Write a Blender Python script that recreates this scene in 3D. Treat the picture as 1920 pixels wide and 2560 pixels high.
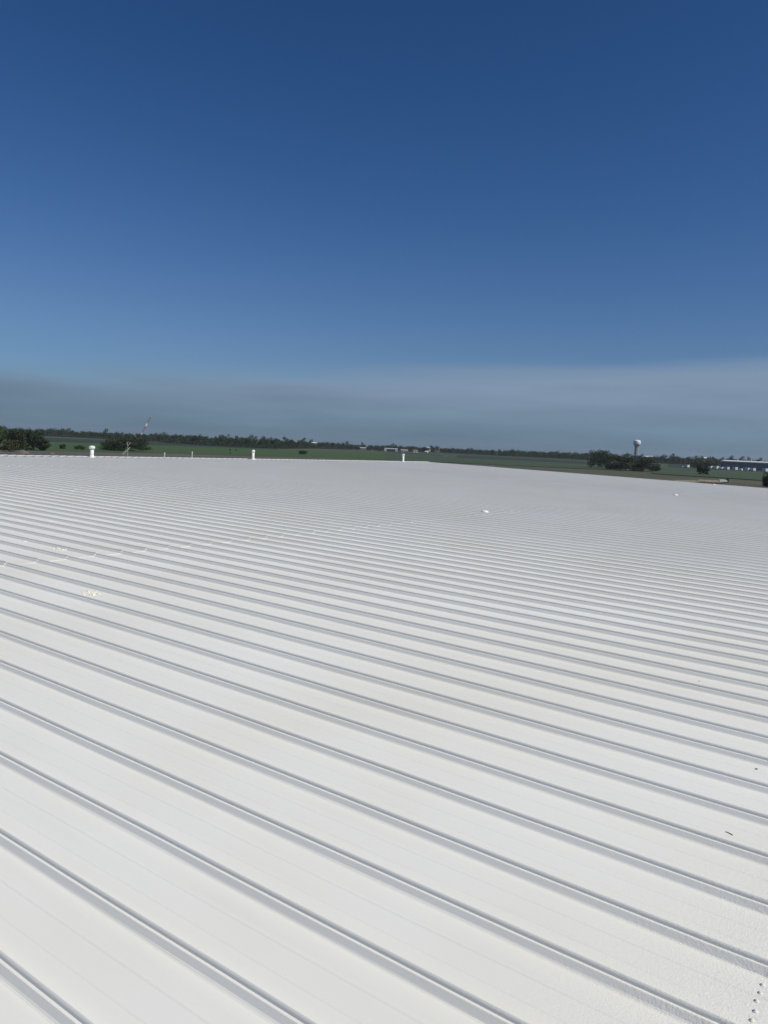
import bpy, bmesh, math, random
import numpy as np
from mathutils import Matrix, Vector

random.seed(7); rng = np.random.default_rng(7)
R = math.radians
for o in list(bpy.data.objects): bpy.data.objects.remove(o)
scn = bpy.context.scene
COL = scn.collection

# ------------------------------------------------------------------ camera
CAM = Vector((0, 0, 10.0))
PITCH, ROLL = R(4.876), R(2.488)
cp, sp, cr, sr = math.cos(PITCH), math.sin(PITCH), math.cos(ROLL), math.sin(ROLL)
cam = bpy.data.cameras.new('camera'); camo = bpy.data.objects.new('camera', cam); COL.objects.link(camo)
right = Vector((cr, sr*sp, sr*cp)); up = Vector((-sr, cr*sp, cr*cp)); fwd = Vector((0, cp, -sp))
camo.matrix_world = Matrix(((right.x, up.x, -fwd.x, CAM.x), (right.y, up.y, -fwd.y, CAM.y), (right.z, up.z, -fwd.z, CAM.z), (0, 0, 0, 1)))
cam.sensor_fit = 'VERTICAL'; cam.sensor_height = 36; cam.sensor_width = 27
cam.lens = 1931/2560*36
cam.clip_start = .05; cam.clip_end = 30000
scn.camera = camo
scn.render.resolution_x, scn.render.resolution_y = 768, 1024

# ------------------------------------------------------------------ sun, sky, exposure
SUN_AZ, SUN_EL = 118.0, 46.0        # degrees clockwise from the view axis, and up
W = bpy.data.worlds.new('World'); scn.world = W; W.use_nodes = True
nt = W.node_tree; nt.nodes.clear()
def wn(t, **k):
    n = nt.nodes.new(t)
    for a, b in k.items(): setattr(n, a, b)
    return n
wo = wn('ShaderNodeOutputWorld'); bg = wn('ShaderNodeBackground'); bg.inputs['Strength'].default_value = .062
sky = wn('ShaderNodeTexSky'); sky.sky_type = 'NISHITA'; sky.sun_disc = False
sky.sun_elevation = R(SUN_EL); sky.sun_rotation = R(SUN_AZ)
sky.altitude = 0; sky.air_density = 1.0; sky.dust_density = .4; sky.ozone_density = 2.2
# deep blue of clear dry air overhead, and a low bank of thin cloud lying all round the horizon
geo = wn('ShaderNodeTexCoord')
sep = wn('ShaderNodeSeparateXYZ'); nt.links.new(geo.outputs['Generated'], sep.inputs[0])
mp = wn('ShaderNodeMapping'); mp.inputs['Scale'].default_value = (4.0, 4.0, 34.0)
nt.links.new(geo.outputs['Generated'], mp.inputs[0])
noi = wn('ShaderNodeTexNoise'); noi.inputs['Scale'].default_value = 1.0; noi.inputs['Detail'].default_value = 5
nt.links.new(mp.outputs[0], noi.inputs['Vector'])
def wmath(op, a, b=None, c=None):
    m = wn('ShaderNodeMath', operation=op)
    for i, x in enumerate((a, b, c)):
        if x is None: continue
        if isinstance(x, (int, float)): m.inputs[i].default_value = x
        else: nt.links.new(x, m.inputs[i])
    return m.outputs[0]
srgb = wn('ShaderNodeSeparateColor'); nt.links.new(sky.outputs[0], srgb.inputs[0]); crgb = wn('ShaderNodeCombineColor')
for i, (p, k, c0) in enumerate(((1.86, 2.75, .18), (1.42, 1.46, .43), (1.5, 2.2, .68))):     # the camera's contrasty, saturated rendering of the clear sky, with a soft shoulder
    c = wmath('MULTIPLY', wmath('POWER', wmath('MULTIPLY', srgb.outputs[i], .062), p), k)
    d = wmath('SQRT', wmath('ADD', wmath('POWER', wmath('DIVIDE', c, c0), 2.0), 1.0))
    nt.links.new(wmath('DIVIDE', wmath('MULTIPLY', c, 1/.062), d), crgb.inputs[i])
el = wmath('ADD', sep.outputs['Z'], wmath('MULTIPLY', wmath('SUBTRACT', noi.outputs['Fac'], .5), .045))
side = wmath('MINIMUM', wmath('MAXIMUM', wmath('MULTIPLY_ADD', sep.outputs['X'], .2, .96), .87), .99)   # the bank thins out towards one side
streak = wmath('MULTIPLY', side, wmath('MULTIPLY_ADD', noi.outputs['Fac'], .34, .86))
bank = wn('ShaderNodeMapRange', interpolation_type='SMOOTHSTEP')
for i, v in ((1, .108), (2, .070), (3, 0.0), (4, .85)): bank.inputs[i].default_value = v
nt.links.new(wmath('MULTIPLY_ADD', sep.outputs['X'], -.055, el), bank.inputs[0])     # the bank stands higher towards one side
mixb = wn('ShaderNodeMix', data_type='RGBA'); nt.links.new(bank.outputs[0], mixb.inputs['Factor'])
nt.links.new(crgb.outputs[0], mixb.inputs['A'])
bcol = wn('ShaderNodeMix', data_type='RGBA'); brange = wn('ShaderNodeMapRange'); brange.inputs[1].default_value = .0; brange.inputs[2].default_value = .085
nt.links.new(el, brange.inputs[0]); nt.links.new(brange.outputs[0], bcol.inputs['Factor'])
bcol.inputs['A'].default_value = (1.7, 2.85, 4.15, 1); bcol.inputs['B'].default_value = (3.75, 5.0, 6.8, 1)
bst = wn('ShaderNodeVectorMath', operation='SCALE'); nt.links.new(bcol.outputs['Result'], bst.inputs[0]); nt.links.new(streak, bst.inputs['Scale'])
nt.links.new(bst.outputs[0], mixb.inputs['B'])
nt.links.new(mixb.outputs['Result'], bg.inputs['Color']); nt.links.new(bg.outputs[0], wo.inputs['Surface'])

sund = bpy.data.lights.new('sun', 'SUN'); sund.energy = 3.72; sund.angle = R(.53); sund.color = (1, .945, .83)
suno = bpy.data.objects.new('sun', sund); COL.objects.link(suno)
sdir = Vector((math.sin(R(SUN_AZ))*math.cos(R(SUN_EL)), math.cos(R(SUN_AZ))*math.cos(R(SUN_EL)), math.sin(R(SUN_EL))))
suno.rotation_euler = sdir.to_track_quat('Z', 'Y').to_euler(); suno.location = sdir*200
vs_ = scn.view_settings; vs_.view_transform = 'Standard'; vs_.look = 'None'; vs_.exposure = 0.0; vs_.gamma = 1.0; vs_.use_curve_mapping = False

# ------------------------------------------------------------------ helpers
def tag(o, label=None, cat=None, group=None, kind=None):
    if label: o['label'] = label
    if cat: o['category'] = cat
    if group: o['group'] = group
    if kind: o['kind'] = kind
    return o
def empty(name, loc=(0, 0, 0), rz=0, mw=None):
    o = bpy.data.objects.new(name, None); COL.objects.link(o)
    if mw is not None: o.matrix_world = mw
    else: o.location = loc; o.rotation_euler = (0, 0, rz)
    o.empty_display_size = .3
    return o
def link(name, me, parent=None, mat=None):
    if mat is not None and not me.materials:
        for m in (mat if isinstance(mat, (list, tuple)) else [mat]): me.materials.append(m)
    o = bpy.data.objects.new(name, me); COL.objects.link(o)
    if parent: o.parent = parent
    return o
class MB:
    def __init__(s): s.v = []; s.f = []; s.m = []
    def add(s, vs, fs, mi=0):
        b = len(s.v); s.v += [tuple(p) for p in vs]; s.f += [tuple(b+i for i in f) for f in fs]; s.m += [mi]*len(fs); return s
    def box(s, x0, x1, y0, y1, z0, z1, mi=0):
        return s.add([(x0,y0,z0),(x1,y0,z0),(x1,y1,z0),(x0,y1,z0),(x0,y0,z1),(x1,y0,z1),(x1,y1,z1),(x0,y1,z1)],
              [(0,3,2,1),(4,5,6,7),(0,1,5,4),(1,2,6,5),(2,3,7,6),(3,0,4,7)], mi)
    def lathe(s, prof, n=20, c=(0,0,0), mi=0, jit=0):
        vs = []; fs = []
        for r, z in prof:
            for i in range(n):
                a = 2*math.pi*i/n; vs.append((c[0]+r*math.cos(a), c[1]+r*math.sin(a), c[2]+z))
        for j in range(len(prof)-1):
            for i in range(n): fs.append((j*n+i, j*n+(i+1)%n, (j+1)*n+(i+1)%n, (j+1)*n+i))
        fs.append(tuple(range(n-1, -1, -1))); fs.append(tuple((len(prof)-1)*n+i for i in range(n)))
        return s.add(vs, fs, mi)
    def tube(s, a, b, r0, r1=None, n=8, mi=0):
        a = Vector(a); b = Vector(b); r1 = r0 if r1 is None else r1
        d = (b-a).normalized(); t = d.orthogonal().normalized(); w = d.cross(t); vs = []
        for p, r in ((a, r0), (b, r1)):
            for i in range(n):
                q = 2*math.pi*i/n; vs.append(p+(t*math.cos(q)+w*math.sin(q))*r)
        fs = [(i, (i+1) % n, n+(i+1) % n, n+i) for i in range(n)]+[tuple(range(n-1, -1, -1)), tuple(range(n, 2*n))]
        return s.add(vs, fs, mi)
    def mesh(s, name, mats, smooth=False):
        me = bpy.data.meshes.new(name); me.from_pydata(s.v, [], s.f)
        for m in (mats if isinstance(mats, (list, tuple)) else [mats]): me.materials.append(m)
        me.polygons.foreach_set('material_index', s.m)
        if smooth: me.polygons.foreach_set('use_smooth', [True]*len(me.polygons))
        me.update(); return me
    def build(s, name, mats, parent=None, smooth=False): return link(name, s.mesh(name, mats, smooth), parent)
def polar(az, d, z=0.0): return Vector((math.sin(R(az))*d, math.cos(R(az))*d, z))

# ------------------------------------------------------------------ materials
def mat(name, col, rough=.6, vary=.12, scale=3.0, bump=0.0, bscale=60.0, spec=.5, col2=None, metal=0.0, detail=4, coord='Object'):
    m = bpy.data.materials.new(name); m.use_nodes = True; t = m.node_tree; b = t.nodes['Principled BSDF']
    b.inputs['Roughness'].default_value = rough; b.inputs['Metallic'].default_value = metal; b.inputs['Specular IOR Level'].default_value = spec
    tc = t.nodes.new('ShaderNodeTexCoord'); n = t.nodes.new('ShaderNodeTexNoise'); n.inputs['Scale'].default_value = scale; n.inputs['Detail'].default_value = detail
    t.links.new(tc.outputs[coord], n.inputs['Vector'])
    r = t.nodes.new('ShaderNodeValToRGB'); r.color_ramp.elements[0].position = .3; r.color_ramp.elements[1].position = .72
    c2 = col2 or tuple(min(1, c*(1+vary)) for c in col); c1 = col if col2 else tuple(c*(1-vary) for c in col)
    r.color_ramp.elements[0].color = (*c1, 1); r.color_ramp.elements[1].color = (*c2, 1)
    t.links.new(n.outputs['Fac'], r.inputs[0]); t.links.new(r.outputs[0], b.inputs['Base Color'])
    if bump:
        n2 = t.nodes.new('ShaderNodeTexNoise'); n2.inputs['Scale'].default_value = bscale; n2.inputs['Detail'].default_value = 3
        t.links.new(tc.outputs[coord], n2.inputs['Vector'])
        bp = t.nodes.new('ShaderNodeBump'); bp.inputs['Strength'].default_value = bump; bp.inputs['Distance'].default_value = .01
        t.links.new(n2.outputs['Fac'], bp.inputs['Height']); t.links.new(bp.outputs[0], b.inputs['Normal'])
    return m
M = {}
def roof_material():
    m = bpy.data.materials.new('white_roof_coating'); m.use_nodes = True; t = m.node_tree; b = t.nodes['Principled BSDF']
    b.inputs['Roughness'].default_value = .55; b.inputs['Specular IOR Level'].default_value = .22
    def N(ty, **k):
        n = t.nodes.new(ty)
        for a, v in k.items(): setattr(n, a, v)
        return n
    L = t.links.new
    g = N('ShaderNodeNewGeometry')
    # world position (metres): broad patches where the coat went on thicker, fine roller stipple
    big = N('ShaderNodeTexNoise'); big.inputs['Scale'].default_value = .35; big.inputs['Detail'].default_value = 3; L(g.outputs['Position'], big.inputs['Vector'])
    ramp = N('ShaderNodeValToRGB'); e = ramp.color_ramp.elements; e[0].position = .3; e[1].position = .7
    e[0].color = (.79, .78, .725, 1); e[1].color = (.795, .80, .77, 1); L(big.outputs['Fac'], ramp.inputs[0])
    # faint scattered scuffs
    sc = N('ShaderNodeTexNoise'); sc.inputs['Scale'].default_value = 2.6; sc.inputs['Detail'].default_value = 8; sc.inputs['Roughness'].default_value = .7; L(g.outputs['Position'], sc.inputs['Vector'])
    sr_ = N('ShaderNodeMapRange'); sr_.inputs[1].default_value = .66; sr_.inputs[2].default_value = .80; sr_.inputs[4].default_value = .25; L(sc.outputs['Fac'], sr_.inputs[0])
    mx = N('ShaderNodeMix', data_type='RGBA'); L(sr_.outputs[0], mx.inputs['Factor']); L(ramp.outputs[0], mx.inputs['A']); mx.inputs['B'].default_value = (.66, .66, .63, 1)
    # faint run-off marks, long down the slope and narrow across it
    tco = N('ShaderNodeTexCoord'); ma = N('ShaderNodeMapping'); ma.inputs['Scale'].default_value = (9, .35, 1); L(tco.outputs['Object'], ma.inputs[0])
    oi = N('ShaderNodeObjectInfo'); av = N('ShaderNodeVectorMath', operation='ADD'); L(ma.outputs[0], av.inputs[0]); L(oi.outputs['Location'], av.inputs[1])
    rn = N('ShaderNodeTexNoise'); rn.inputs['Scale'].default_value = 1.3; rn.inputs['Detail'].default_value = 5; L(av.outputs[0], rn.inputs['Vector'])
    rr = N('ShaderNodeMapRange'); rr.inputs[1].default_value = .52; rr.inputs[2].default_value = .78; rr.inputs[4].default_value = .28; L(rn.outputs['Fac'], rr.inputs[0])
    m2 = N('ShaderNodeMix', data_type='RGBA'); L(rr.outputs[0], m2.inputs['Factor']); L(mx.outputs['Result'], m2.inputs['A']); m2.inputs['B'].default_value = (.70, .695, .65, 1)
    L(m2.outputs['Result'], b.inputs['Base Color'])
    rg = N('ShaderNodeMapRange'); rg.inputs[1].default_value = .3; rg.inputs[2].default_value = .7; rg.inputs[3].default_value = .42; rg.inputs[4].default_value = .66; L(big.outputs['Fac'], rg.inputs[0]); L(rg.outputs[0], b.inputs['Roughness'])
    st = N('ShaderNodeTexNoise'); st.inputs['Scale'].default_value = 95; st.inputs['Detail'].default_value = 3; L(g.outputs['Position'], st.inputs['Vector'])
    # the coat is brushed on thick and rough around the end laps: object Y is the distance from the lap
    tc = N('ShaderNodeTexCoord'); sp_ = N('ShaderNodeSeparateXYZ'); L(tc.outputs['Object'], sp_.inputs[0])
    mr = N('ShaderNodeMapRange'); mr.inputs[1].default_value = .15; mr.inputs[2].default_value = 1.3; mr.inputs[3].default_value = .55; mr.inputs[4].default_value = .07; L(sp_.outputs['Y'], mr.inputs[0])
    br = N('ShaderNodeTexNoise'); br.inputs['Scale'].default_value = 30; br.inputs['Detail'].default_value = 5; br.inputs['Roughness'].default_value = .65; L(g.outputs['Position'], br.inputs['Vector'])
    ad = N('ShaderNodeMath', operation='ADD'); L(st.outputs['Fac'], ad.inputs[0]); L(br.outputs['Fac'], ad.inputs[1])
    bp = N('ShaderNodeBump'); bp.inputs['Distance'].default_value = .006; L(mr.outputs[0], bp.inputs['Strength']); L(ad.outputs[0], bp.inputs['Height'])
    L(bp.outputs[0], b.inputs['Normal'])
    return m
M['roof'] = roof_material()
M['white'] = mat('white_painted_metal', (.78, .78, .76), .45, .05, 4, .1, 80)
M['flake'] = mat('cream_coating_scraps', (.77, .75, .68), .8, .08, 40, .4, 200)
M['screw'] = mat('coated_screw_head', (.76, .755, .71), .6, .05, 200)
M['leafdry'] = mat('dry_brown_leaf', (.17, .135, .10), .8, .3, 60)
M['wallmetal'] = mat('beige_wall_sheet', (.42, .40, .35), .55, .08, 2)
M['alu'] = mat('weathered_aluminium', (.45, .42, .38), .45, .15, 20, metal=.35)
M['dark'] = mat('dark_rubber', (.02, .02, .022), .8, .2, 10)
M['glass'] = mat('dark_window_glass', (.03, .04, .05), .1, .1, 1)
M['bark'] = mat('bark', (.07, .055, .042), .9, .3, 4, .4, 12)
def leafmat(n, c1, c2): return mat(n, c1, .65, 0, .55, col2=c2, spec=.25)
M['leafA'] = leafmat('foliage_dark_green', (.022, .04, .018), (.054, .084, .036))
M['leafB'] = leafmat('foliage_mid_green', (.024, .046, .02), (.05, .083, .034))
M['leafC'] = leafmat('foliage_olive', (.045, .055, .022), (.08, .09, .04))
M['leafD'] = leafmat('foliage_blackish_green', (.018, .03, .015), (.046, .064, .03))

# ------------------------------------------------------------------ ground and fields
GR = 6000.0
def disc(name, rings, n, z, m):
    mb = MB(); vs = [(0, 0, z)]; fs = []
    for r in rings:
        for i in range(n): a = 2*math.pi*i/n; vs.append((r*math.cos(a), r*math.sin(a), z))
    for i in range(n): fs.append((0, 1+i, 1+(i+1) % n))
    for j in range(len(rings)-1):
        for i in range(n): fs.append((1+j*n+i, 1+(j+1)*n+i, 1+(j+1)*n+(i+1) % n, 1+j*n+(i+1) % n))
    mb.add(vs, fs); return mb.build(name, m)
M['ground'] = mat('dry_olive_grass_and_soil', (.045, .056, .026), .95, 0, .02, col2=(.092, .088, .05), detail=8, bump=.3, bscale=1.5)
tag(disc('ground', [200, 600, 1500, 3000, GR], 96, 0, M['ground']), kind='structure')
M['crop'] = mat('bright_green_crop', (.031, .068, .010), .9, 0, .03, col2=(.047, .088, .016), detail=8)
M['crop2'] = mat('dull_green_crop', (.028, .054, .019), .9, 0, .025, col2=(.048, .074, .03), detail=8)
M['crop3'] = mat('dark_green_crop', (.011, .024, .011), .9, 0, .03, col2=(.02, .036, .016), detail=8)
M['stubble'] = mat('pale_dry_strip', (.20, .19, .13), .95, 0, .05, col2=(.27, .25, .18), detail=8)
M['bare'] = mat('grey_brown_bare_soil', (.075, .07, .06), .95, 0, .03, col2=(.12, .108, .092), detail=8)
def patch(name, pts, z, m, sub=6):
    """ground patch bounded by (azimuth, distance) pairs: near edge left to right then far edge right to left"""
    h = len(pts)//2; near = pts[:h]; far = pts[h:][::-1]; mb = MB(); vs = []; fs = []
    for i in range(h-1):
        for k in range(sub):
            t = k/sub
            for e in (near, far):
                a = polar(*e[i]).lerp(polar(*e[i+1]), t); vs.append((a.x, a.y, z))
    for e in (near, far): a = polar(*e[-1]); vs.append((a.x, a.y, z))
    for i in range(len(vs)//2-1): fs.append((2*i, 2*i+2, 2*i+3, 2*i+1))
    mb.add(vs, fs); o = mb.build(name, m); tag(o, kind='structure'); return o
patch('bare_ground', [(-34, 60), (-20, 60), (-3, 60), (8, 60), (8, 540), (-3, 540), (-20, 455), (-34, 395)], .05, M['bare'])
patch('green_field', [(-34, 392), (-17, 460), (-8, 515), (0, 545), (0, 1300), (-8, 960), (-17, 900), (-34, 760)], .10, M['crop'])
patch('dark_field', [(-34, 760), (-17, 900), (-8, 960), (-8, 1130), (-17, 1300), (-34, 1500)], .15, M['crop3'])
patch('stubble_strip', [(-34, 1510), (-21, 1480), (-15, 1240), (-15, 1270), (-21, 1540), (-34, 1580)], .45, M['stubble'])
patch('dull_field', [(0, 545), (6, 560), (14, 560), (20, 580), (20, 1500), (14, 1500), (6, 1700), (0, 1700)], .25, M['crop2'])
patch('dark_field', [(5.2, 900), (10, 880), (15, 850), (15, 1250), (10, 1350), (5.2, 1400)], .30, M['crop3'])
patch('right_field', [(19, 500), (24, 480), (32, 460), (32, 900), (24, 890), (19, 900)], .35, M['crop2'])
patch('far_field', [(14, 905), (24, 900), (32, 905), (32, 1500), (24, 1500), (14, 1500)], .20, M['crop3'])

# ------------------------------------------------------------------ the metal-roofed building
PHI, SL, H = R(-55.272), R(1.068), 2.671
vh = Vector((math.sin(PHI), math.cos(PHI), 0)); uh = Vector((math.cos(PHI), -math.sin(PHI), 0))
vsv = vh*math.cos(SL)+Vector((0, 0, math.sin(SL))); nn = -vh*math.sin(SL)+Vector((0, 0, math.cos(SL)))
org = CAM-nn*H
RM = Matrix(((uh.x, vsv.x, nn.x, org.x), (uh.y, vsv.y, nn.y, org.y), (uh.z, vsv.z, nn.z, org.z), (0, 0, 0, 1)))
def RP(u, v, h=0): return RM @ Vector((u, v, h))
PITCHW = .61; U0 = 1.912; K0, K1 = -14, 127
LAPS = [-12.4, .28, 13.25, 26.05, 39.3, 49.45]
UMIN, UMAX = U0+K0*PITCHW-.06, U0+(K1+1)*PITCHW-.03
bld = empty('metal_building', mw=RM)
tag(bld, 'long low building under a white coated standing seam metal roof', 'building')

# profile of one sheet: near batter of its own rib, ledge, rolled seam, far batter, pan with two pencil ribs
H1, H2 = .042, .028
PROF = [(-.052, 0), (-.044, .0025), (-.036, .010), (-.020, .037), (-.0165, H1), (0, H1), (.0005, H1+.004), (.0015, H1+.016), (.005, H1+.023), (.010, H1+H2), (.015, H1+.023), (.0175, H1+.014), (.017, H1),
        (.030, H1), (.034, .037), (.053, .008), (.062, .0015), (.072, 0), (.196, 0), (.206, .0036), (.216, .0036), (.228, 0), (.372, 0), (.382, .0036), (.392, .0036), (.404, 0), (PITCHW-.058, 0), (PITCHW-.040, -.0012)]
NP = len(PROF)
def sheet_verts(L, seed, nseg):
    """vertices of one sheet of length L, v = 0 at its down-slope end, which laps over the sheet below"""
    r = np.random.default_rng(seed)
    st = [0, .09, .13, .34]+list(np.linspace(.34, L+.05, nseg+1)[1:])
    ph = r.uniform(0, 6.28, 6); out = []
    for y in st:
        lap = max(0., 1-max(0, y-.09)/.05) if y < .14 else 0
        k = max(0, 1-y/.34); tuck = -.003 if y > L-.1 else 0
        for i, (x, z) in enumerate(PROF):
            rib = i <= 17
            wob = .0022*math.sin(y*1.1+ph[0])+.0013*math.sin(y*3.1+ph[1]) if rib and i > 1 else 0
            oil = 0
            if 18 <= i <= 25: oil = .0022*math.sin(y*1.1+ph[2]+x*5)+.0015*math.sin(y*2.7+ph[3]-x*9)
            xx = x*(1+.09*lap) if rib else x
            zz = z*(1+.06*lap)+.0032*lap+.002*k*(1-lap)+oil+tuck+.0005
            out.append((xx+wob, y, zz))
    # end face of the lap
    for i, (x, z) in enumerate(PROF): out.append((x*(1.09 if i <= 17 else 1), -.001, z-.004))
    return np.array(out), len(st)
def sheet_faces(ns):
    f = []
    for j in range(ns-1):
        for i in range(NP-1):
            a = j*NP+i; f.append((a, a+1, a+NP+1, a+NP))
    e = ns*NP
    for i in range(NP-1): f.append((i, e+i, e+i+1, i+1))
    return f
sheets = []
for k in range(K0, K1+1):
    for row in range(5):
        u = U0+k*PITCHW; vm = (LAPS[row]+LAPS[row+1])/2
        vnear = min(max(.4, LAPS[row]), LAPS[row+1])
        d = math.hypot(u+.3, vnear if row > 1 else max(vnear, .5*u))
        vis = u > .8 and row >= 1
        sheets.append((d if vis else 500+d, k, row))
sheets.sort(); keep = sheets[:288]; rest = sheets[288:]
smesh = {}
for row in range(5):
    L = LAPS[row+1]-LAPS[row]
    for var in range(7):
        vv, ns = sheet_verts(L, row*10+var, 20); me = bpy.data.meshes.new('roof_panel')
        me.from_pydata([tuple(p) for p in vv], [], sheet_faces(ns)); me.materials.append(M['roof']); smesh[row, var] = me
for d, k, row in sorted(keep, key=lambda s: (s[1], s[2])):
    o = link('roof_panel', smesh[row, rng.integers(7)], bld); o.location = (U0+k*PITCHW, LAPS[row], 0)
AV = []; AF = []; base = 0
for d, k, row in rest:
    vv, ns = sheet_verts(LAPS[row+1]-LAPS[row], 100+row, 4); fc = sheet_faces(ns)
    AV.append(vv+np.array([U0+k*PITCHW, LAPS[row], 0])); AF.append(np.array(fc)+base); base += len(vv)
me = bpy.data.meshes.new('far_roof_panels'); me.from_pydata(np.vstack(AV).tolist(), [], np.vstack(AF).tolist()); me.materials.append(M['roof'])
tag(link('far_roof_panels', me, bld), kind='stuff')

# ridge: one cap per sheet, each lapping its neighbour a little
RV = LAPS[-1]; RSL = SL+R(4.5)     # the far slope falls more steeply, out of sight behind the ridge
def capmesh(seed):
    r = np.random.default_rng(seed); a, b = .082+r.uniform(-.004, .004), .108+r.uniform(-.006, .006); w = PITCHW+.03
    mb = MB(); pr = lambda t: [(-.34, t-.036), (-.34, t-.030), (0, t), (.34, t-.040), (.34, t-.046)]
    vs = [(0, y, z) for y, z in pr(a)]+[(w, y, z) for y, z in pr(b)]
    mb.add(vs, [(0, 5, 6, 1), (1, 6, 7, 2), (2, 7, 8, 3), (3, 8, 9, 4), (0, 1, 2, 3, 4), (9, 8, 7, 6, 5)]); return mb.mesh('ridge_cap', M['white'])
caps = [capmesh(s) for s in range(5)]
for k in range(K0, K1+1):
    if k in (31, 78): continue
    o = link('ridge_cap', caps[rng.integers(5)], bld); o.location = (U0+k*PITCHW, RV, .008)
# closure under the caps, far slope, eave and gable trim, walls
UA, UB = UMIN-.02, UMAX+.02
MB().box(UA, UB, RV-.02, RV+.02, -.1, .072).build('ridge_closure', M['white'], bld)
FS = 44.0
back = MB(); c2, s2 = math.cos(RSL), math.sin(RSL)
for k in range(K0, K1+1):
    u = U0+k*PITCHW
    pr = [(-.052, 0), (-.0135, H1), (0, H1), (.005, H1+H2), (.015, H1+H2), (.017, H1), (.03, H1), (.07, 0), (PITCHW-.053, 0)]
    vs = [(u+x, RV+.03+t*c2+z*s2, -t*s2+z*c2) for t in (0, FS) for x, z in pr]
    back.add(vs, [(i, i+1, len(pr)+i+1, len(pr)+i) for i in range(len(pr)-1)])
tag(back.build('far_slope_panels', M['roof'], bld), kind='stuff')
VE = LAPS[0]; VB = RV+FS*c2
for (ua, ub) in ((UA-.09, UA), (UB, UB+.09)):
    t = MB(); t.box(ua, ub, VE-.05, RV, -.28, .075)
    t.build('gable_trim', M['white'], bld)
MB().box(UA-.09, UB+.09, VE-.20, VE-.03, -.20, -.03).box(UA-.09, UB+.09, VE-.20, VE-.19, -.03, .0).build('gutter', M['white'], bld)
wb = MB(); zb = -9.4
for (ua, ub) in ((UA-.05, UA+.05), (UB-.05, UB+.05)):
    wb.add([(ua, VE, zb), (ub, VE, zb), (ub, VB, zb), (ua, VB, zb), (ua, VE, -.06), (ub, VE, -.06), (ub, RV, -.06), (ua, RV, -.06), (ub, VB, -.1-FS*s2), (ua, VB, -.1-FS*s2)],
           [(0, 4, 7, 9, 3), (1, 2, 8, 6, 5), (0, 1, 5, 4), (3, 9, 8, 2)])
wb.box(UA+.05, UB-.05, VE, VE+.1, zb, -.06); wb.box(UA+.05, UB-.05, VB-.1, VB, zb, -.15-FS*s2)
wb.build('wall', M['wallmetal'], bld)
# screw heads along the end lap that shows in the foreground
sb = MB(); sb.lathe([(.012, 0), (.0125, .002), (.0075, .004), (.007, .008), (.003, .0095)], 8); sm = sb.mesh('lap_screw', M['screw'])
for k in range(-2, 12):
    for q in range(6):
        o = link('lap_screw', sm, bld); o.location = (U0+k*PITCHW+.10+q*.079+random.uniform(-.006, .006), LAPS[1]+.12+random.uniform(-.008, .008), .004)

# ------------------------------------------------------------------ things on the roof
def on_roof(name, u, v, h=0.0, rz=0.0, upright=False, scale=1.0):
    if upright: mw = Matrix.Translation(RP(u, v, h)) @ Matrix.Rotation(rz-PHI, 4, 'Z')
    else: mw = RM @ Matrix.Translation((u, v, h)) @ Matrix.Rotation(rz, 4, 'Z')
    return empty(name, mw=mw @ Matrix.Scale(scale, 4))
def vent_pipe(u, v, label, sc=1.0, capr=.21, h=.82, pr=.13):
    e = on_roof('vent_pipe', u, v, upright=True, scale=sc); tag(e, label, 'vent pipe', 'white vent pipes standing along the ridge')
    MB().lathe([(pr+.16, -.08), (pr+.15, .05), (pr+.03, .075), (pr+.012, .17), (pr, .19)], 24).build('flashing', M['white'], e, True)
    MB().lathe([(pr, -.2), (pr, h-.12)], 24).build('pipe', M['white'], e, True)
    c = MB(); c.lathe([(pr*.9, h-.17), (capr, h-.16), (capr, h-.02), (capr*.96, h), (capr*.75, h+.035), (capr*.3, h+.055), (.01, h+.06)], 24).build('cap', M['white'], e, True)
    return e
vent_pipe(33.63, 49.0, 'white vent pipe with wide drum cap at the ridge before the dark bush')
vent_pipe(49.92, 49.0, 'slim white vent pipe standing midway along the roof ridge', 1.0, .15, .86, .115)
vent_pipe(74.15, 49.0, 'white vent pipe standing on the far gable corner of the ridge', 1.0, .15, .90, .115)
def stub(u, v, h, label):
    e = on_roof('stub_pipe', u, v, -math.tan(RSL)*(v-RV), upright=True); tag(e, label, 'pipe')
    MB().lathe([(.16, -.05), (.15, .03), (.07, .12)], 16).build('flashing', M['alu'], e, True)
    MB().lathe([(.06, 0), (.06, h), (.05, h+.01)], 16).build('pipe', M['alu'], e, True)
stub(44.2, 54.0, .71, 'short grey pipe poking up behind the ridge past the aerial')
stub(47.28, 54.0, .85, 'thin pale pipe standing behind the ridge left of the slim vent')

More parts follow.
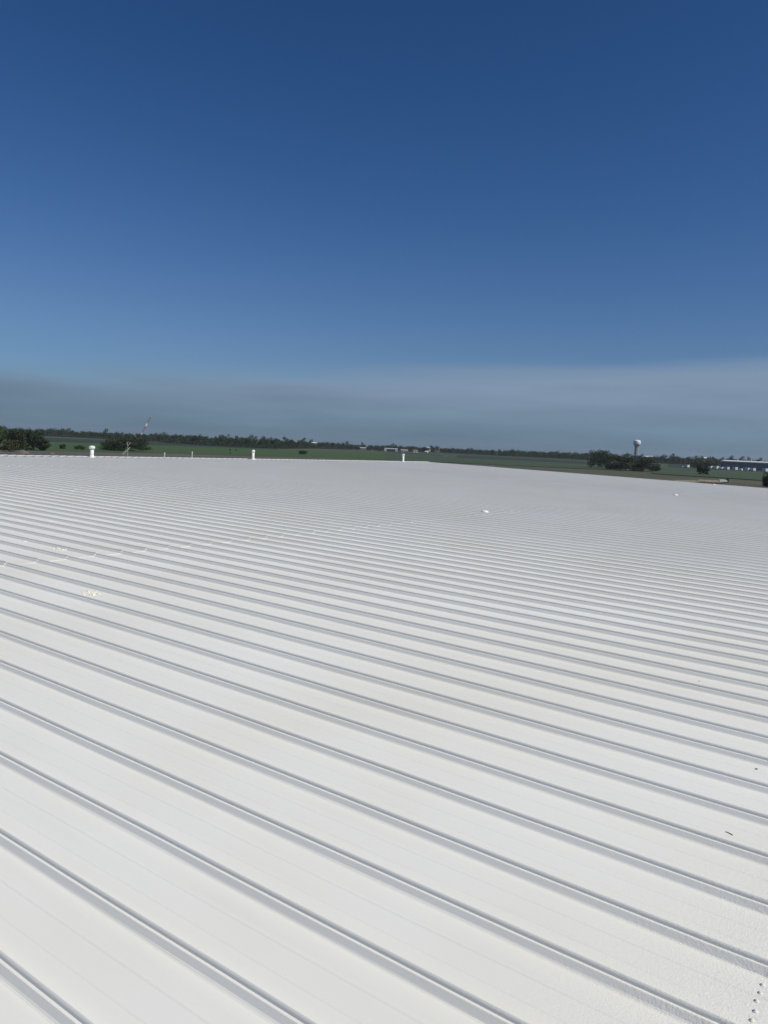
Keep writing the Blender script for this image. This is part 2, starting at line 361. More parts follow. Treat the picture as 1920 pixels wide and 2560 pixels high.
# television aerial on the far slope
def aerial():
    u, v = 39.67, 53.0
    e = on_roof('aerial', u, v, -math.tan(RSL)*(v-RV), upright=True)
    e.matrix_world = Matrix.Translation(e.matrix_world.translation) @ Matrix.Rotation(R(18), 4, 'Z')
    tag(e, 'thin metal aerial mast with forked top and slanting boom behind the ridge', 'aerial')
    MB().lathe([(.14, -.06), (.12, .02), (.03, .08)], 12).build('base_flashing', M['alu'], e)
    MB().tube((0, 0, -.1), (0, 0, 1.24), .018).build('mast', M['alu'], e)
    MB().tube((-.36, .03, .42), (.17, -.02, 1.03), .028).build('boom', M['alu'], e)
    MB().tube((-.40, .05, .52), (-.10, .03, .86), .014).build('boom', M['alu'], e)
    for i in range(6):
        p = Vector((-.39, .05, .53)).lerp(Vector((-.11, .03, .85)), i/5)
        MB().tube(p+Vector((0, -.2, 0)), p+Vector((0, .2, 0)), .006, n=6).build('element', M['alu'], e)
    for pts in (((0, 0, 1.20), (-.07, 0, 1.28), (-.06, 0, 1.38), (.02, 0, 1.46)), ((0, 0, 1.20), (.13, 0, 1.30), (.16, 0, 1.38), (.22, 0, 1.44))):
        f = MB()
        for a, b, r0 in zip(pts, pts[1:], (.014, .022, .026)): f.tube(a, b, r0)
        f.build('fork', M['alu'], e)
aerial()
# low domed caps set in the end lap line
def roof_cap(u, v, label, sc=1):
    e = on_roof('roof_cap', u, v, 0, 0, scale=sc); tag(e, label, 'roof cap', 'low white caps along the end lap')
    MB().box(-.20, .20, -.20, .20, -.004, .014).build('base_plate', M['white'], e)
    MB().lathe([(.15, .01), (.15, .07), (.13, .10), (.08, .125), (.01, .135)], 20).build('dome', M['white'], e, True)
roof_cap(26.55, 13.65, 'low white roof cap set alone on the broad far roof')
roof_cap(52.3, 13.1, 'low white roof cap midway between its twin and the gable edge')
roof_cap(78.3, 16.2, 'low white roof cap right beside the gable edge before the pale trailer')

def scraps(u, v, n, ru, rv, size, label):
    e = on_roof('coating_scraps', u, v); r = np.random.default_rng(int(u*100)); mb = MB()
    for i in range(n):
        a = r.uniform(0, 6.28); q = math.sqrt(r.uniform(0, 1)); x, y = ru*q*math.cos(a), rv*q*math.sin(a)
        s = size*r.uniform(.35, 1.1); h = s*r.uniform(.35, .9); m = r.integers(4, 7); pts = []
        for lv, rr in ((-.002, 1), (h*.6, r.uniform(.7, 1.05)), (h, r.uniform(.25, .6))):
            for j in range(m):
                t = 6.283*j/m+a; pts.append((x+s*rr*math.cos(t)*r.uniform(.7, 1.2), y+s*rr*math.sin(t)*r.uniform(.7, 1.2), max(-.002, lv*r.uniform(.8, 1.2))))
        fs = [(q2*m+j, q2*m+(j+1) % m, (q2+1)*m+(j+1) % m, (q2+1)*m+j) for q2 in range(2) for j in range(m)]+[tuple(2*m+j for j in range(m))]
        mb.add(pts, fs)
    o = mb.mesh('coating_scraps', M['flake']); ob = link('coating_scraps', o); ob.matrix_world = e.matrix_world; bpy.data.objects.remove(e)
    tag(ob, label, 'scraps', 'heaps of dried coating left on the roof')
scraps(9.14, 14.35, 16, .08, .22, .05, 'cream heap of dried coating scraps just above the first lap')
scraps(7.16, 10.4, 40, .12, .16, .024, 'loose scatter of cream coating crumbs lying below the lap')
scraps(9.17, 15.6, 4, .05, .09, .045, 'tiny pair of cream coating crumbs beyond the larger heap')
def leaf(u, v, rz, l, label, kind):
    m = MB()
    if kind == 'leaf':
        vs = []; n = 7
        for i in range(n):
            t = i/(n-1); w = .30*l*math.sin(math.pi*min(1, t*1.02))**.8; z = .004+.05*l*math.sin(t*5)
            vs += [(l*(t-.5), -w, z+.22*w), (l*(t-.5), 0, z), (l*(t-.5), w, z+.3*w)]
        m.add(vs, [(3*i+j, 3*i+3+j, 3*i+4+j, 3*i+1+j) for i in range(n-1) for j in range(2)])
    else:
        p = [(-.5, .06), (-.25, -.02), (0, -.05), (.25, -.02), (.5, .07)]
        for a, b in zip(p, p[1:]): m.tube((a[0]*l, a[1]*l, .005), (b[0]*l, b[1]*l, .005), .0035, .0025, 6)
    o = m.mesh('fallen_'+kind, M['leafdry']); ob = link('fallen_'+kind, o); ob.matrix_world = RM @ Matrix.Translation((u, v, 0.0005)) @ Matrix.Rotation(rz, 4, 'Z')
    tag(ob, label, kind)
leaf(7.24, .92, .4, .036, 'small dry brown leaf lying curled on the white roof', 'leaf')
leaf(5.83, .87, 1.2, .055, 'short dark curved twig lying on the white roof pan', 'twig')
leaf(9.62, 1.93, .2, .03, 'tiny dark speck of leaf beyond the curled brown one', 'leaf')

# ------------------------------------------------------------------ trees
def leaf_cloud(r, lobes, n, size):
    """n small two-triangle leaf clumps spread through the lobes (cx, cy, cz, rx, ry, rz)"""
    lobes = np.array(lobes); w = lobes[:, 3]*lobes[:, 5]; idx = r.choice(len(lobes), n, p=w/w.sum()); lb = lobes[idx]
    d = r.normal(size=(n, 3)); d /= np.linalg.norm(d, axis=1)[:, None]; q = r.uniform(.25, 1, (n, 1))**.45
    c = lb[:, :3]+d*q*lb[:, 3:]*r.uniform(.86, 1.12, (n, 1))
    nrm = d*.8+r.normal(size=(n, 3))*.7; nrm /= np.linalg.norm(nrm, axis=1)[:, None]
    t = np.cross(nrm, r.normal(size=(n, 3))); t /= np.linalg.norm(t, axis=1)[:, None]; b = np.cross(nrm, t)
    s = (size*r.uniform(.5, 1.25, (n, 1)))
    v = np.stack([c-t*s, c-b*s*.55+nrm*s*.15, c+t*s, c+b*s*.55-nrm*s*.1], 1).reshape(-1, 3)
    return v
def crown_lobes(r, h, w, base=.28, n=9):
    L = [(0, 0, h*.62, w*.33, w*.33, h*.26)]
    for i in range(n):
        a = r.uniform(0, 6.28); z = r.uniform(base+.1, .88); rr = w*.5*(1-abs(z-.55)*.9)*r.uniform(.4, .85); s = r.uniform(.16, .27)
        L.append((rr*math.cos(a), rr*math.sin(a), h*z, w*s, w*s, h*s*.62))
    return L
def full_lobes(r, h, w, n):
    L = [(0, 0, h*.5, w*.36, w*.36, h*.40)]
    for i in range(n):
        a = r.uniform(0, 6.28); z = r.uniform(.07, .86); rr = w*.5*math.sqrt(max(.15, 1-((z-.42)/.62)**2))*r.uniform(.45, .85); s = r.uniform(.15, .24)
        L.append((rr*math.cos(a), rr*math.sin(a), h*z, w*s, w*s, min(h*s*.9, h*(1-z)+.3)))
    return L
def quads(v): return np.arange(len(v)).reshape(-1, 4)
def trunk_mb(r, h, w, lobes, rad):
    m = MB(); p = Vector((0, 0, -.3)); top = Vector((r.uniform(-.05, .05)*w, r.uniform(-.05, .05)*w, h*.42))
    m.tube(p, top, rad, rad*.62, 8)
    for l in lobes[1:6]: m.tube(top*r.uniform(.75, 1), Vector(l[:3]), rad*.45, rad*.12, 6)
    m.tube(top, Vector((0, 0, h*.72)), rad*.6, rad*.2, 6); return m
def tree_mesh(name, seed, h, w, n, size, lm, base=.28, nl=9):
    """small far tree: trunk, limbs and foliage in one mesh"""
    r = np.random.default_rng(seed); lo = crown_lobes(r, h, w, base, nl)+full_lobes(r, h*.72, w, 4); t = trunk_mb(r, h, w, lo, .02*h)
    v = leaf_cloud(r, lo, n, size); b = len(t.v); me = bpy.data.meshes.new(name)
    me.from_pydata(t.v+v.tolist(), [], t.f+(quads(v)+b).tolist()); me.materials.append(M['bark']); me.materials.append(lm)
    me.polygons.foreach_set('material_index', [0]*len(t.f)+[1]*(len(v)//4)); me.update(); return me
def near_tree(name, az, d, h, w, seed, lm, label, cat='tree', n=4200, size=.42, base=.12, nl=14, group=None):
    r = np.random.default_rng(seed); lo = full_lobes(r, h, w, nl+4)
    e = empty(name, polar(az, d)); tag(e, label, cat, group)
    trunk_mb(r, h, w, lo, .022*h).build('trunk', M['bark'], e, True)
    v = leaf_cloud(r, lo, n, size); me = bpy.data.meshes.new('crown'); me.from_pydata(v.tolist(), [], quads(v).tolist()); me.materials.append(lm); me.update()
    link('crown', me, e); return e
FAR = [tree_mesh('treeline_tree', 50+i, h, w, 560, .62, M[m]) for i, (h, w, m) in enumerate([(13, 11, 'leafA'), (15, 10, 'leafA'), (11, 12, 'leafB'), (14, 13, 'leafA'), (16, 9, 'leafB'), (12, 9, 'leafD'), (10, 11, 'leafA')])]
def height_at(az):      # lie of the far tree line: (azimuth, distance, tree height)
    T = [(-32, 1750, 15), (-22, 1720, 15), (-17, 1420, 15), (-14, 1210, 14.5), (-9.6, 1120, 15), (-7.5, 1180, 15), (-5, 1500, 13), (-1.5, 1650, 12), (3.5, 1750, 14), (6, 1800, 12), (10.6, 1650, 14), (15, 1560, 16), (19, 1600, 14.5), (23, 1560, 15), (32, 1750, 14.5)]
    for a, b in zip(T, T[1:]):
        if a[0] <= az <= b[0]:
            t = (az-a[0])/(b[0]-a[0]); return a[1]+(b[1]-a[1])*t, a[2]+(b[2]-a[2])*t
    return T[-1][1:]
def far_tree(az, d, h, label, group):
    me = FAR[rng.integers(len(FAR))]; o = link('treeline_tree', me); o.location = polar(az, d, 0); o.rotation_euler = (0, 0, rng.uniform(0, 6.28))
    s = h/13.0*rng.uniform(.84, 1.18); o.scale = (s*rng.uniform(.9, 1.3), s*rng.uniform(.9, 1.3), s); tag(o, label, 'tree', group)
ZONES = [(-29, -6.5, 'dark tree in the dense treeline behind the bright green field', 'trees behind the bright green field'),
         (-6.5, 6.5, 'tree in the hazy treeline around the far farm buildings', 'trees around the far farm buildings'),
         (6.5, 17.2, 'tree in the low treeline left of the water tower', 'trees left of the water tower'),
         (17.2, 29, 'tree in the treeline between water tower and long grey shed', 'trees beyond the water tower and grey shed')]
for a0, a1, lab, grp in ZONES:
    a = a0
    while a < a1:
        d, h = height_at(a); dd = d+rng.uniform(-45, 55); far_tree(a, dd, h, lab, grp)
        a += math.degrees(rng.uniform(4.2, 7.6)/d)*1.12
# the wood behind the front row, too far and too dense to tell its trees apart, and its undergrowth
def crown_sample(seed):
    r = np.random.default_rng(seed); return leaf_cloud(r, full_lobes(r, 13, 12, 8), 260, 1.05)
CS = [crown_sample(200+i) for i in range(5)]
def wood(name, items, lm):
    out = []
    for az, d, h in items:
        p = polar(az, d); s = h/13*rng.uniform(.75, 1.1); a = rng.uniform(0, 6.28); c = CS[rng.integers(5)]
        x = c[:, 0]*math.cos(a)-c[:, 1]*math.sin(a); y = c[:, 0]*math.sin(a)+c[:, 1]*math.cos(a)
        out.append(np.stack([x*s*1.2+p.x, y*s*1.2+p.y, c[:, 2]*s], 1))
    v = np.vstack(out); me = bpy.data.meshes.new(name); me.from_pydata(v.tolist(), [], quads(v).tolist()); me.materials.append(lm); me.update()
    return link(name, me)
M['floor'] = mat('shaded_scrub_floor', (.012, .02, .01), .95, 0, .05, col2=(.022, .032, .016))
az_ = list(np.arange(-33, 33.1, 1.5))
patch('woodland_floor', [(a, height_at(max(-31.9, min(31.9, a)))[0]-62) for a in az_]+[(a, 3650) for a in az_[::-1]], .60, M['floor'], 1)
it = []
for a in np.arange(-31, 31, .22):
    d, h = height_at(a); it.append((a+rng.uniform(-.1, .1), d+rng.uniform(60, 220), h*.97))
tag(wood('woodland', it, M['leafA']), 'dark wood massed behind the front row of the treeline', 'woodland', kind='stuff')
it = [(a+rng.uniform(-.1, .1), rng.uniform(2700, 3600), rng.uniform(11, 15)) for a in np.arange(-32, 32, .17)]
tag(wood('woodland', it, M['leafB']), 'hazy blue wood on the horizon beyond the treeline', 'woodland', kind='stuff')
it = []
for a in np.arange(-31, 31, .16):
    d, h = height_at(a)
    if -2.6 < a < 4.6: continue
    it.append((a, d-rng.uniform(35, 70), rng.uniform(3.0, 6.5)))
tag(wood('undergrowth', it, M['leafB']), 'low scrub and hedge along the foot of the treeline', 'scrub', kind='stuff')

# trees and bushes that stand nearer
near_tree('tree', -27.0, 415, 12.2, 15, 1, M['leafA'], 'tallest dark tree of the clump at the edge of the green field', group='clump of dark trees by the green field')
near_tree('tree', -25.6, 425, 11.4, 13, 2, M['leafD'], 'blackish tree in the middle of the clump beside the green field', group='clump of dark trees by the green field')
near_tree('tree', -24.5, 440, 11.3, 11.5, 3, M['leafD'], 'dark tree ending the clump on its open field side', group='clump of dark trees by the green field')
near_tree('bush', -23.9, 432, 6.0, 8, 4, M['leafD'], 'low dark bush at the foot of the tree clump', 'bush', 2200, .36, .05)
near_tree('bush', -25.9, 395, 5.4, 8.5, 5, M['leafC'], 'olive green bush in front of the dark tree clump', 'bush', 2200, .36, .05)
near_tree('bush', -18.75, 508, 8.4, 31, 6, M['leafD'], 'broad black green bush spreading behind the thin aerial', 'bush', 9000, .42, .03, 26)
near_tree('bush', -21.6, 500, 2.6, 7, 8, M['leafB'], 'small low bush between the drum capped vent and the tree clump', 'bush', 1200, .3, .03)
near_tree('bush', -22.7, 500, 3.0, 4, 18, M['leafB'], 'narrow low bush alone in the green field by the clump', 'bush', 900, .3, .03)
near_tree('bush', -6.2, 660, 3.4, 8.6, 9, M['leafD'], 'low dark bush alone on the green field', 'bush', 1400, .32, .02)
near_tree('bush', -11.42, 690, 1.7, 1.5, 10, M['leafD'], 'small dark shrub, the lower of the pair in the green field', 'bush', 260, .2, .02, group='pair of small field shrubs')
near_tree('bush', -11.0, 700, 1.9, 1.7, 11, M['leafD'], 'small dark shrub, the taller of the pair in the green field', 'bush', 260, .2, .02, group='pair of small field shrubs')
near_tree('bush', -11.4, 560, 1.0, 1.2, 12, M['leafD'], 'tiny shrub on the bare ground below the pair', 'bush', 160, .18, .02)
near_tree('tree', 15.3, 640, 14.5, 17, 13, M['leafA'], 'dark tree at the open field end of the water tower thicket', group='dark thicket before the water tower')
near_tree('tree', 16.2, 600, 11.5, 17, 14, M['leafD'], 'second dark tree in the thicket before the water tower', group='dark thicket before the water tower')
near_tree('tree', 17.2, 570, 10, 18, 15, M['leafD'], 'blackish low tree right before the water tower column', group='dark thicket before the water tower')
near_tree('tree', 18.3, 575, 9.4, 18, 16, M['leafD'], 'blackish spreading tree in the thicket past the water tower', group='dark thicket before the water tower')
near_tree('bush', 19.1, 600, 6.4, 10, 17, M['leafD'], 'low bush closing the thicket on the shed side', 'bush', 2200, .36, .04)
near_tree('tree', 22.3, 560, 7.2, 8, 19, M['leafD'], 'single dark tree standing before the row of white trailers', n=2600)
near_tree('tree', 22.7, 1000, 12, 19, 20, M['leafA'], 'broad dark tree at the blind end of the grey shed', n=2600, size=.6)
near_tree('tree', 21.9, 1010, 10.5, 18, 21, M['leafA'], 'rounded dark tree behind the row of white trailers', n=2600, size=.6)
near_tree('bush', 26.4, 360, 6.0, 6, 22, M['leafD'], 'dark bush by the gable edge on the olive grass', 'bush', 1800, .34, .03)
near_tree('tree', 24.05, 1130, 16.5, 13, 23, M['leafA'], 'tree rising behind the pale roof edge of the shed', n=1800, size=.6)

# dirt mounds
M['dirt'] = mat('pale_dirt', (.13, .115, .09), .95, .2, .6, .4, 3)
def mound(az, d, r, h, seed, label):
    q = np.random.default_rng(seed); mb = MB(); n = 20; vs = []; rings = [(1, -.02), (.8, .22), (.55, .6), (.28, .9), (.05, 1)]
    for k, z in rings:
        for i in range(n): a = 6.283*i/n; j = q.uniform(.85, 1.15); vs.append((r*k*j*math.cos(a), r*.8*k*j*math.sin(a), h*z*q.uniform(.9, 1.1)))
    mb.add(vs, [(j*n+i, j*n+(i+1) % n, (j+1)*n+(i+1) % n, (j+1)*n+i) for j in range(len(rings)-1) for i in range(n)]+[tuple((len(rings)-1)*n+i for i in range(n))])
    o = mb.build('dirt_mound', M['dirt'], None, True); o.location = polar(az, d, .03); tag(o, label, 'mound')
mound(-25.2, 372, 3.4, 1.5, 1, 'pale dirt mound at the foot of the dark tree clump')
mound(-23.4, 372, 1.6, .9, 2, 'small low dirt mound on the grey bare ground')

# ------------------------------------------------------------------ far structures
M['conc'] = mat('pale_concrete', (.5, .49, .46), .8, .08, .3)
M['twhite'] = mat('tower_white_paint', (.74, .75, .75), .45, .04, .2)
M['tgrey'] = mat('tower_grey_paint', (.36, .38, .38), .6, .06, .3)
def face_cam(az): return -R(az)
def water_tower(az, d):
    e = empty('water_tower', polar(az, d), face_cam(az)); tag(e, 'white water tower with broad tank on a thick fluted column', 'water tower')
    col = MB(); n = 40; prof = [(6.4, -.5), (5.2, 3), (4.6, 7), (4.6, 33), (5.2, 35.5), (6.6, 37.6)]; vs = []
    for r, z in prof:
        for i in range(n): a = 6.283*i/n; f = 1+.045*(1 if i % 2 else -1); vs.append((r*f*math.cos(a), r*f*math.sin(a), z))
    col.add(vs, [(j*n+i, j*n+(i+1) % n, (j+1)*n+(i+1) % n, (j+1)*n+i) for j in range(len(prof)-1) for i in range(n)]); col.build('column', M['tgrey'], e)
    MB().lathe([(5.0, 36.8), (7.6, 38.2), (8.1, 39.8), (8.3, 41.5), (8.3, 45.8), (7.8, 47.3), (5.9, 48.7), (3, 49.6), (.3, 49.9)], 40).build('tank', M['twhite'], e, True)
    MB().lathe([(8.35, 40.9), (8.65, 40.9), (8.65, 41.1), (8.35, 41.1)], 40).build('walkway', M['tgrey'], e)
    MB().tube((0, 0, 49.7), (0, 0, 51.6), .12).build('antenna', M['tgrey'], e)
    MB().box(-1, 1, -6.6, -5.6, 0, 2.6).build('door', M['dark'], e)
water_tower(17.84, 1900)

M['cred'] = mat('crane_red', (.36, .07, .06), .5, .1, .3); M['cwhite'] = mat('crane_white', (.78, .78, .78), .5, .05, .3)
def crane(az, d):
    e = empty('crane', polar(az, d), face_cam(az)); tag(e, 'red and white lattice boom leaning high above the treeline', 'crane')
    b = MB(); b.box(-4, 3, -1.8, 1.8, 1.2, 3.6); b.build('cab', M['cred'], e)
    for s in (-1, 1): MB().box(-4, 4, s*2.2-.5, s*2.2+.5, 0, 1.2).build('track', M['dark'], e)
    A = Vector((-1, 0, 3)); Bp = Vector((19.5, 0, 45.0)); ax = (Bp-A).normalized(); side = Vector((0, 1, 0)); nn2 = ax.cross(side); Lb = (Bp-A).length
    cols = ['cred', 'cwhite', 'cred', 'cred', 'cwhite', 'cred', 'cred']; ns = len(cols)
    for i, c in enumerate(cols):
        m = MB(); t0, t1 = i/ns, (i+1)/ns; w0 = 1.25*(1-.45*t0); w1 = 1.25*(1-.45*t1)
        P = lambda t, w, p, q: A+ax*Lb*t+side*w*p+nn2*w*q
        C4 = [(-1, -1), (1, -1), (1, 1), (-1, 1)]
        for p, q in C4: m.tube(P(t0, w0, p, q), P(t1, w1, p, q), .24, n=5)
        for k in range(4):
            (p, q), (p2, q2) = C4[k], C4[(k+1) % 4]
            for j in range(3):
                a0 = t0+(t1-t0)*j/3; a1 = t0+(t1-t0)*(j+1)/3; m.tube(P(a0, w0, p, q), P(a1, w1, p2, q2), .15, n=4); m.tube(P(a1, w1, p, q), P(a1, w1, p2, q2), .13, n=4)
        if i == 4: m.box(0, 0, 0, 0, 0, 0); m.add([P(t0+.02, .95, -1.1, -1.1), P(t1-.02, .95, -1.1, -1.1), P(t1-.02, .95, -1.1, 1.1), P(t0+.02, .95, -1.1, 1.1), P(t0+.02, .95, -1.2, -1.1), P(t1-.02, .95, -1.2, -1.1), P(t1-.02, .95, -1.2, 1.1), P(t0+.02, .95, -1.2, 1.1)], [(0, 1, 2, 3), (7, 6, 5, 4), (0, 4, 5, 1), (2, 6, 7, 3), (1, 5, 6, 2), (0, 3, 7, 4)])
        m.build('boom_section', M[c], e)
    h = MB(); h.tube(Bp, Bp+ax*2.2, .9, .5, 8); h.build('boom_head', M['tgrey'], e)
    MB().tube(Bp+ax*1.5+Vector((.5, 0, 0)), Vector((Bp.x+1.6, 0, 8)), .09, n=5).build('hoist_cable', M['tgrey'], e)
    MB().tube(A+ax*Lb*.9, (-7, 0, 9), .1, n=5).tube((-3, 0, 3.5), (-7, 0, 9), .3, n=6).build('backstay', M['tgrey'], e)
crane(-17.72, 1500)

# farm buildings
M['roofred'] = mat('red_tiled_roof', (.21, .11, .09), .8, .12, .4); M['roofgrey'] = mat('grey_sheet_roof', (.33, .34, .34), .6, .1, .3); M['roofpale'] = mat('pale_sheet_roof', (.72, .72, .70), .5, .05, .3)
M['cream'] = mat('cream_render', (.62, .58, .5), .8, .08, .3); M['shedwall'] = mat('grey_shed_wall', (.25, .245, .24), .7, .12, .15)
def house(az, d, w, dep, wall_h, roof_h, wm, rm, label, rz=0, wins=3, cat='house', name='house'):
    e = empty(name, polar(az, d), face_cam(az)+rz); tag(e, label, cat)
    MB().box(-w/2, w/2, -dep/2, dep/2, -.2, wall_h).build('wall', M[wm], e)
    o = .5; m = MB(); a, b, c = w/2+o, dep/2+o, wall_h
    m.add([(-a, -b, c-.15), (a, -b, c-.15), (a, b, c-.15), (-a, b, c-.15), (-a, 0, c+roof_h), (a, 0, c+roof_h), (-a, -b, c+.05), (a, -b, c+.05), (a, b, c+.05), (-a, b, c+.05)],
          [(0, 3, 2, 1), (6, 7, 5, 4), (8, 9, 4, 5), (0, 1, 7, 6), (2, 3, 9, 8), (0, 6, 4, 9, 3), (1, 2, 8, 5, 7)]); m.build('roof', M[rm], e)
    for i in range(wins):
        x = -w/2+w*(i+.5)/wins
        if i == wins//2: MB().box(x-.6, x+.6, -dep/2-.06, -dep/2+.02, 0, 2.1).build('door', M['dark'], e)
        else: MB().box(x-.7, x+.7, -dep/2-.05, -dep/2+.02, 1, 2.2).build('window', M['glass'], e)
    return e
def open_shed(az, d):
    e = empty('open_shed', polar(az, d), face_cam(az)); tag(e, 'long white open fronted shed beside the pale field wall', 'shed')
    MB().box(-13.5, 13.5, -5, 5, 4.6, 6.4).build('roof', M['roofpale'], e)
    for x in (-1, 1):
        MB().box(min(x*13, x*9), max(x*13, x*9), -4.6, 4.6, -.2, 4.6).build('end_wall', M['roofpale'], e)
        MB().box(x*11-.8, x*11+.8, -4.7, -4.55, 1, 2.6).build('window', M['glass'], e)
    MB().box(-9, 9, 4.3, 4.6, -.2, 4.6).build('back_wall', M['shedwall'], e)
    for i in range(4): x = -6+4*i; MB().box(x-.15, x+.15, -4.6, -4.3, 0, 4.6).build('post', M['alu'], e)
open_shed(.32, 1560)
house(2.1, 1500, 9, 8, 3.2, 2.4, 'cream', 'roofred', 'small cream house with red tiled roof by the field wall', .25)
house(1.3, 1590, 14, 8, 3, 2, 'shedwall', 'roofgrey', 'low grey barn left of the red roofed house', .1, 2, 'barn', 'barn')
house(2.95, 1510, 5, 5, 2.6, 1.4, 'cream', 'roofpale', 'tiny pale outhouse right of the red roofed house', -.3, 1, 'outhouse', 'outhouse')
house(3.05, 1775, 9, 7, 10.2, 2.2, 'cream', 'roofpale', 'tall pale gabled house among trees above the red roof', .5, 3)
house(3.7, 1790, 13, 7, 10.2, 1.5, 'shedwall', 'roofpale', 'long white roofed barn among trees right of the pale gable', .05, 3, 'barn', 'barn')
house(-1.75, 1600, 12, 8, 4, 2, 'shedwall', 'roofgrey', 'low grey shed half hidden left of the white open shed', 0, 2, 'shed', 'shed')
house(-6.6, 1420, 15, 9, 10.0, 1.6, 'shedwall', 'roofpale', 'white roofed barn rising through the treeline above the lone bush', .1, 3, 'barn', 'barn')
house(-5.4, 1540, 16, 9, 10.0, 1.5, 'shedwall', 'roofpale', 'longer white roofed barn beside the first in the treeline', .05, 3, 'barn', 'barn')
house(17.25, 1640, 8, 7, 11.6, 2.4, 'cream', 'roofpale', 'small white roofed house left of the water tower base', .4, 3)
house(18.72, 1660, 14, 7, 11.2, 2.2, 'shedwall', 'roofpale', 'long white roofed barn right of the water tower base', -.35, 3, 'barn', 'barn')
house(21.55, 1640, 5, 6, 11.4, 2.2, 'cream', 'roofpale', 'small white house in trees above the first white trailer', .3, 2)
house(22.33, 1640, 5, 6, 13.2, 2.2, 'cream', 'roofpale', 'white house above the trees left of the long shed', .2, 2)
# pale wall along the field
def field_wall():
    a, b = polar(-2.6, 1640), polar(4.35, 1065); n = 40; o = empty('field_wall', a, math.atan2((b-a).y, (b-a).x)); L = (b-a).length
    tag(o, 'low pale wall running across the far field below the white shed', 'wall')
    for i in range(n):
        x0, x1 = L*i/n, L*(i+1)/n-.25
        if i in (12, 13, 26): continue
        MB().box(x0, x1, -.25, .25, -.2, 1.05+.12*math.sin(i*1.7)).build('wall_section', M['conc'], o)
    MB().box(0, L, -.45, .45, -.2, .12).build('footing', M['conc'], o)
field_wall()

def long_shed():
    a = polar(23.35, 1050); b = polar(31.5, 1010); ang = math.atan2((b-a).y, (b-a).x); L = (b-a).length
    e = empty('long_shed', a, ang); tag(e, 'very long grey shed with pale roof edge behind the white trailers', 'shed')
    MB().box(0, L, 0, 40, -.2, 8.9).build('wall', M['shedwall'], e)
    m = MB(); m.add([(-.6, -.6, 8.9), (L, -.6, 8.9), (L, 40.6, 8.9), (-.6, 40.6, 8.9), (-.6, -.6, 9.9), (L, -.6, 9.9), (L, 40.6, 9.9), (-.6, 40.6, 9.9), (-.6, 20, 11.2), (L, 20, 11.2)],
          [(0, 1, 5, 4), (4, 5, 9, 8), (6, 7, 8, 9), (2, 3, 7, 6), (0, 4, 8, 7, 3), (1, 2, 6, 9, 5)]); m.build('roof', M['roofpale'], e)
    for i in range(14):
        x = 6+i*10.6; MB().box(x, x+3.6, -.08, .02, .2, 4.2).build('dock_door', M['tgrey'], e)
    for x in (17.5, 33.5): MB().tube((x, 6, 9.8), (x, 6, 13.2), .45, n=10).build('roof_stack', M['roofpale'], e)
    for i in range(24): x = 2+i*6.1; MB().box(x, x+.25, -.10, .01, 4.4, 8.9).build('wall_rib', M['shedwall'], e)
long_shed()

def trailer_parts():
    P = []
    b = MB(); b.box(-1.5, 1.5, -5.5, 0, .75, 3.7); P.append(('body', b.mesh('body', M['twhite'])))
    for s in (-1, 1): b = MB(); b.box(s*.7-.62, s*.7+.62, -5.56, -5.502, .95, 3.5); P.append(('door', b.mesh('door', M['cwhite'])))
    b = MB(); b.box(-.04, .04, -5.6, -5.57, .9, 3.55); P.append(('door_bar', b.mesh('door_bar', M['dark'])))
    b = MB(); b.box(-1.3, 1.3, -5.5, -.3, .55, .75); P.append(('chassis', b.mesh('chassis', M['dark'])))
    for s in (-1, 1):
        for y in (-4.6, -3.5): b = MB(); b.tube((s*1.28-.16, y, .48), (s*1.28+.16, y, .48), .48, n=14); P.append(('wheel', b.mesh('wheel', M['dark'])))
    return P
TP = trailer_parts()
row = [(0.000, 0.50, 'first'), (0.051, 1.00, 'second'), (0.244, 0.95, 'third'), (0.346, 1.00, 'fourth'), (0.412, 1.05, 'fifth'), (0.483, 0.85, 'sixth'), (0.546, 0.95, 'seventh'), (0.646, 1.00, 'eighth'), (0.722, 0.70, 'ninth'), (0.793, 1.00, 'tenth'), (0.859, 1.00, 'eleventh'), (1.000, 1.05, 'last')]
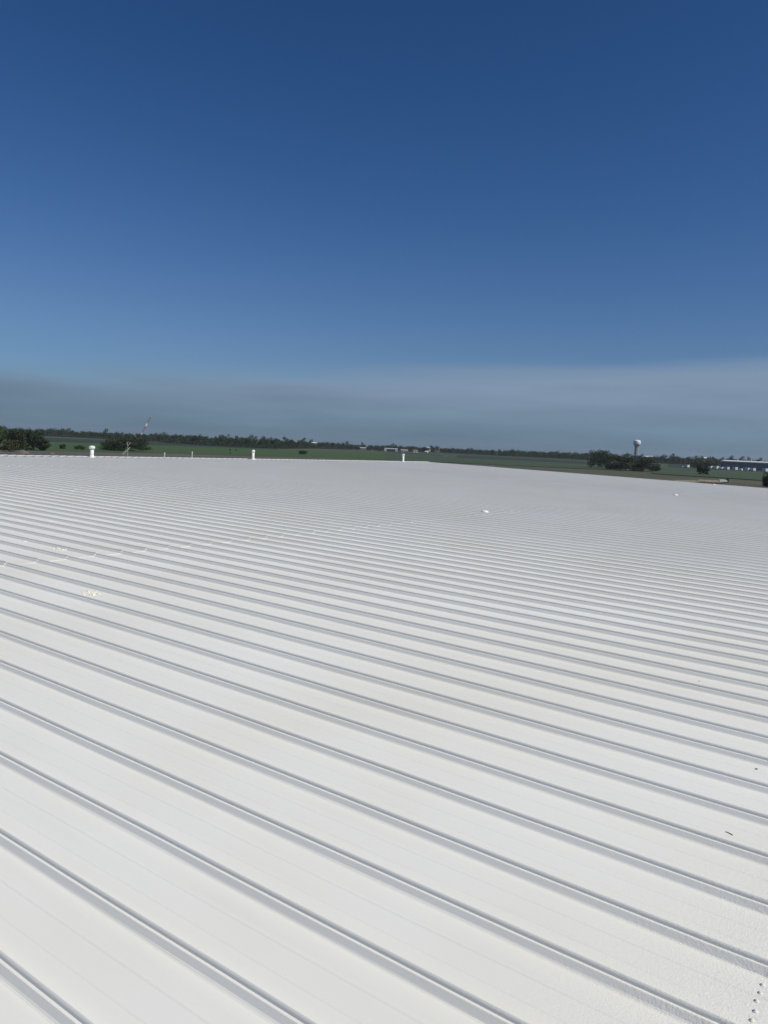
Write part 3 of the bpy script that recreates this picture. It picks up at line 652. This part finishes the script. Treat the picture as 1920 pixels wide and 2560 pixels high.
for i, (t, s, nm) in enumerate(row):
    az = 20.85+(25.96-20.85)*t; d = 960-45*t
    e = empty('box_trailer', polar(az, d), face_cam(az)+.62+rng.uniform(-.06, .06)); e.scale = (s, s, s*.97)
    tag(e, 'white box trailer, %s in the row before the grey shed from the water tower end' % nm, 'trailer', 'white box trailers parked in a row')
    for n2, me in TP: link(n2, me, e)

def flatbed(az, d):
    e = empty('flatbed_trailer', polar(az, d), face_cam(az)+.3); tag(e, 'long pale flatbed trailer with white blocks at one end on olive grass', 'trailer')
    M['tan'] = mat('tan_timber', (.52, .44, .34), .85, .15, 2)
    MB().box(-6.6, 6.4, -1.2, 1.2, .62, .86).build('deck', M['tan'], e)
    for i in range(8): x = -6.2+i*1.05; MB().box(x, x+.9, -1.1, 1.1, .861, 1.12+.10*math.sin(i*2.1)).build('pallet', M['tan'], e)
    for i in range(4): x = 3.0+i*.82; MB().box(x, x+.70, -1.05, 1.05, .861, 1.62+.12*math.sin(i*1.7)).build('block', M['cwhite'], e)
    MB().box(6.35, 6.65, -1.2, 1.2, .3, 2.1).build('headboard', M['dark'], e)
    for x in (-5, -3.9, 4.6):
        for s in (-1, 1): MB().tube((x, s*1.05-.14, .42), (x, s*1.05+.14, .42), .42, n=14).build('wheel', M['dark'], e)
flatbed(22.9, 376)
patch('dirt_track', [(20.5, 348), (23.6, 372), (23.9, 402), (20.5, 376)], .40, M['stubble'], 4)

# ------------------------------------------------------------------ air
hz = MB(); hz.box(-GR-60, GR+60, -GR-60, GR+60, -1.2, 56)
hm = bpy.data.materials.new('haze'); hm.use_nodes = True; hm.node_tree.nodes.clear()
ho = hm.node_tree.nodes.new('ShaderNodeOutputMaterial'); hv = hm.node_tree.nodes.new('ShaderNodeVolumePrincipled')
hv.inputs['Color'].default_value = (.86, .92, 1, 1); hv.inputs['Density'].default_value = .00006; hv.inputs['Anisotropy'].default_value = .2
hm.node_tree.links.new(hv.outputs[0], ho.inputs['Volume'])
ho_ = hz.build('haze', hm); tag(ho_, kind='stuff')
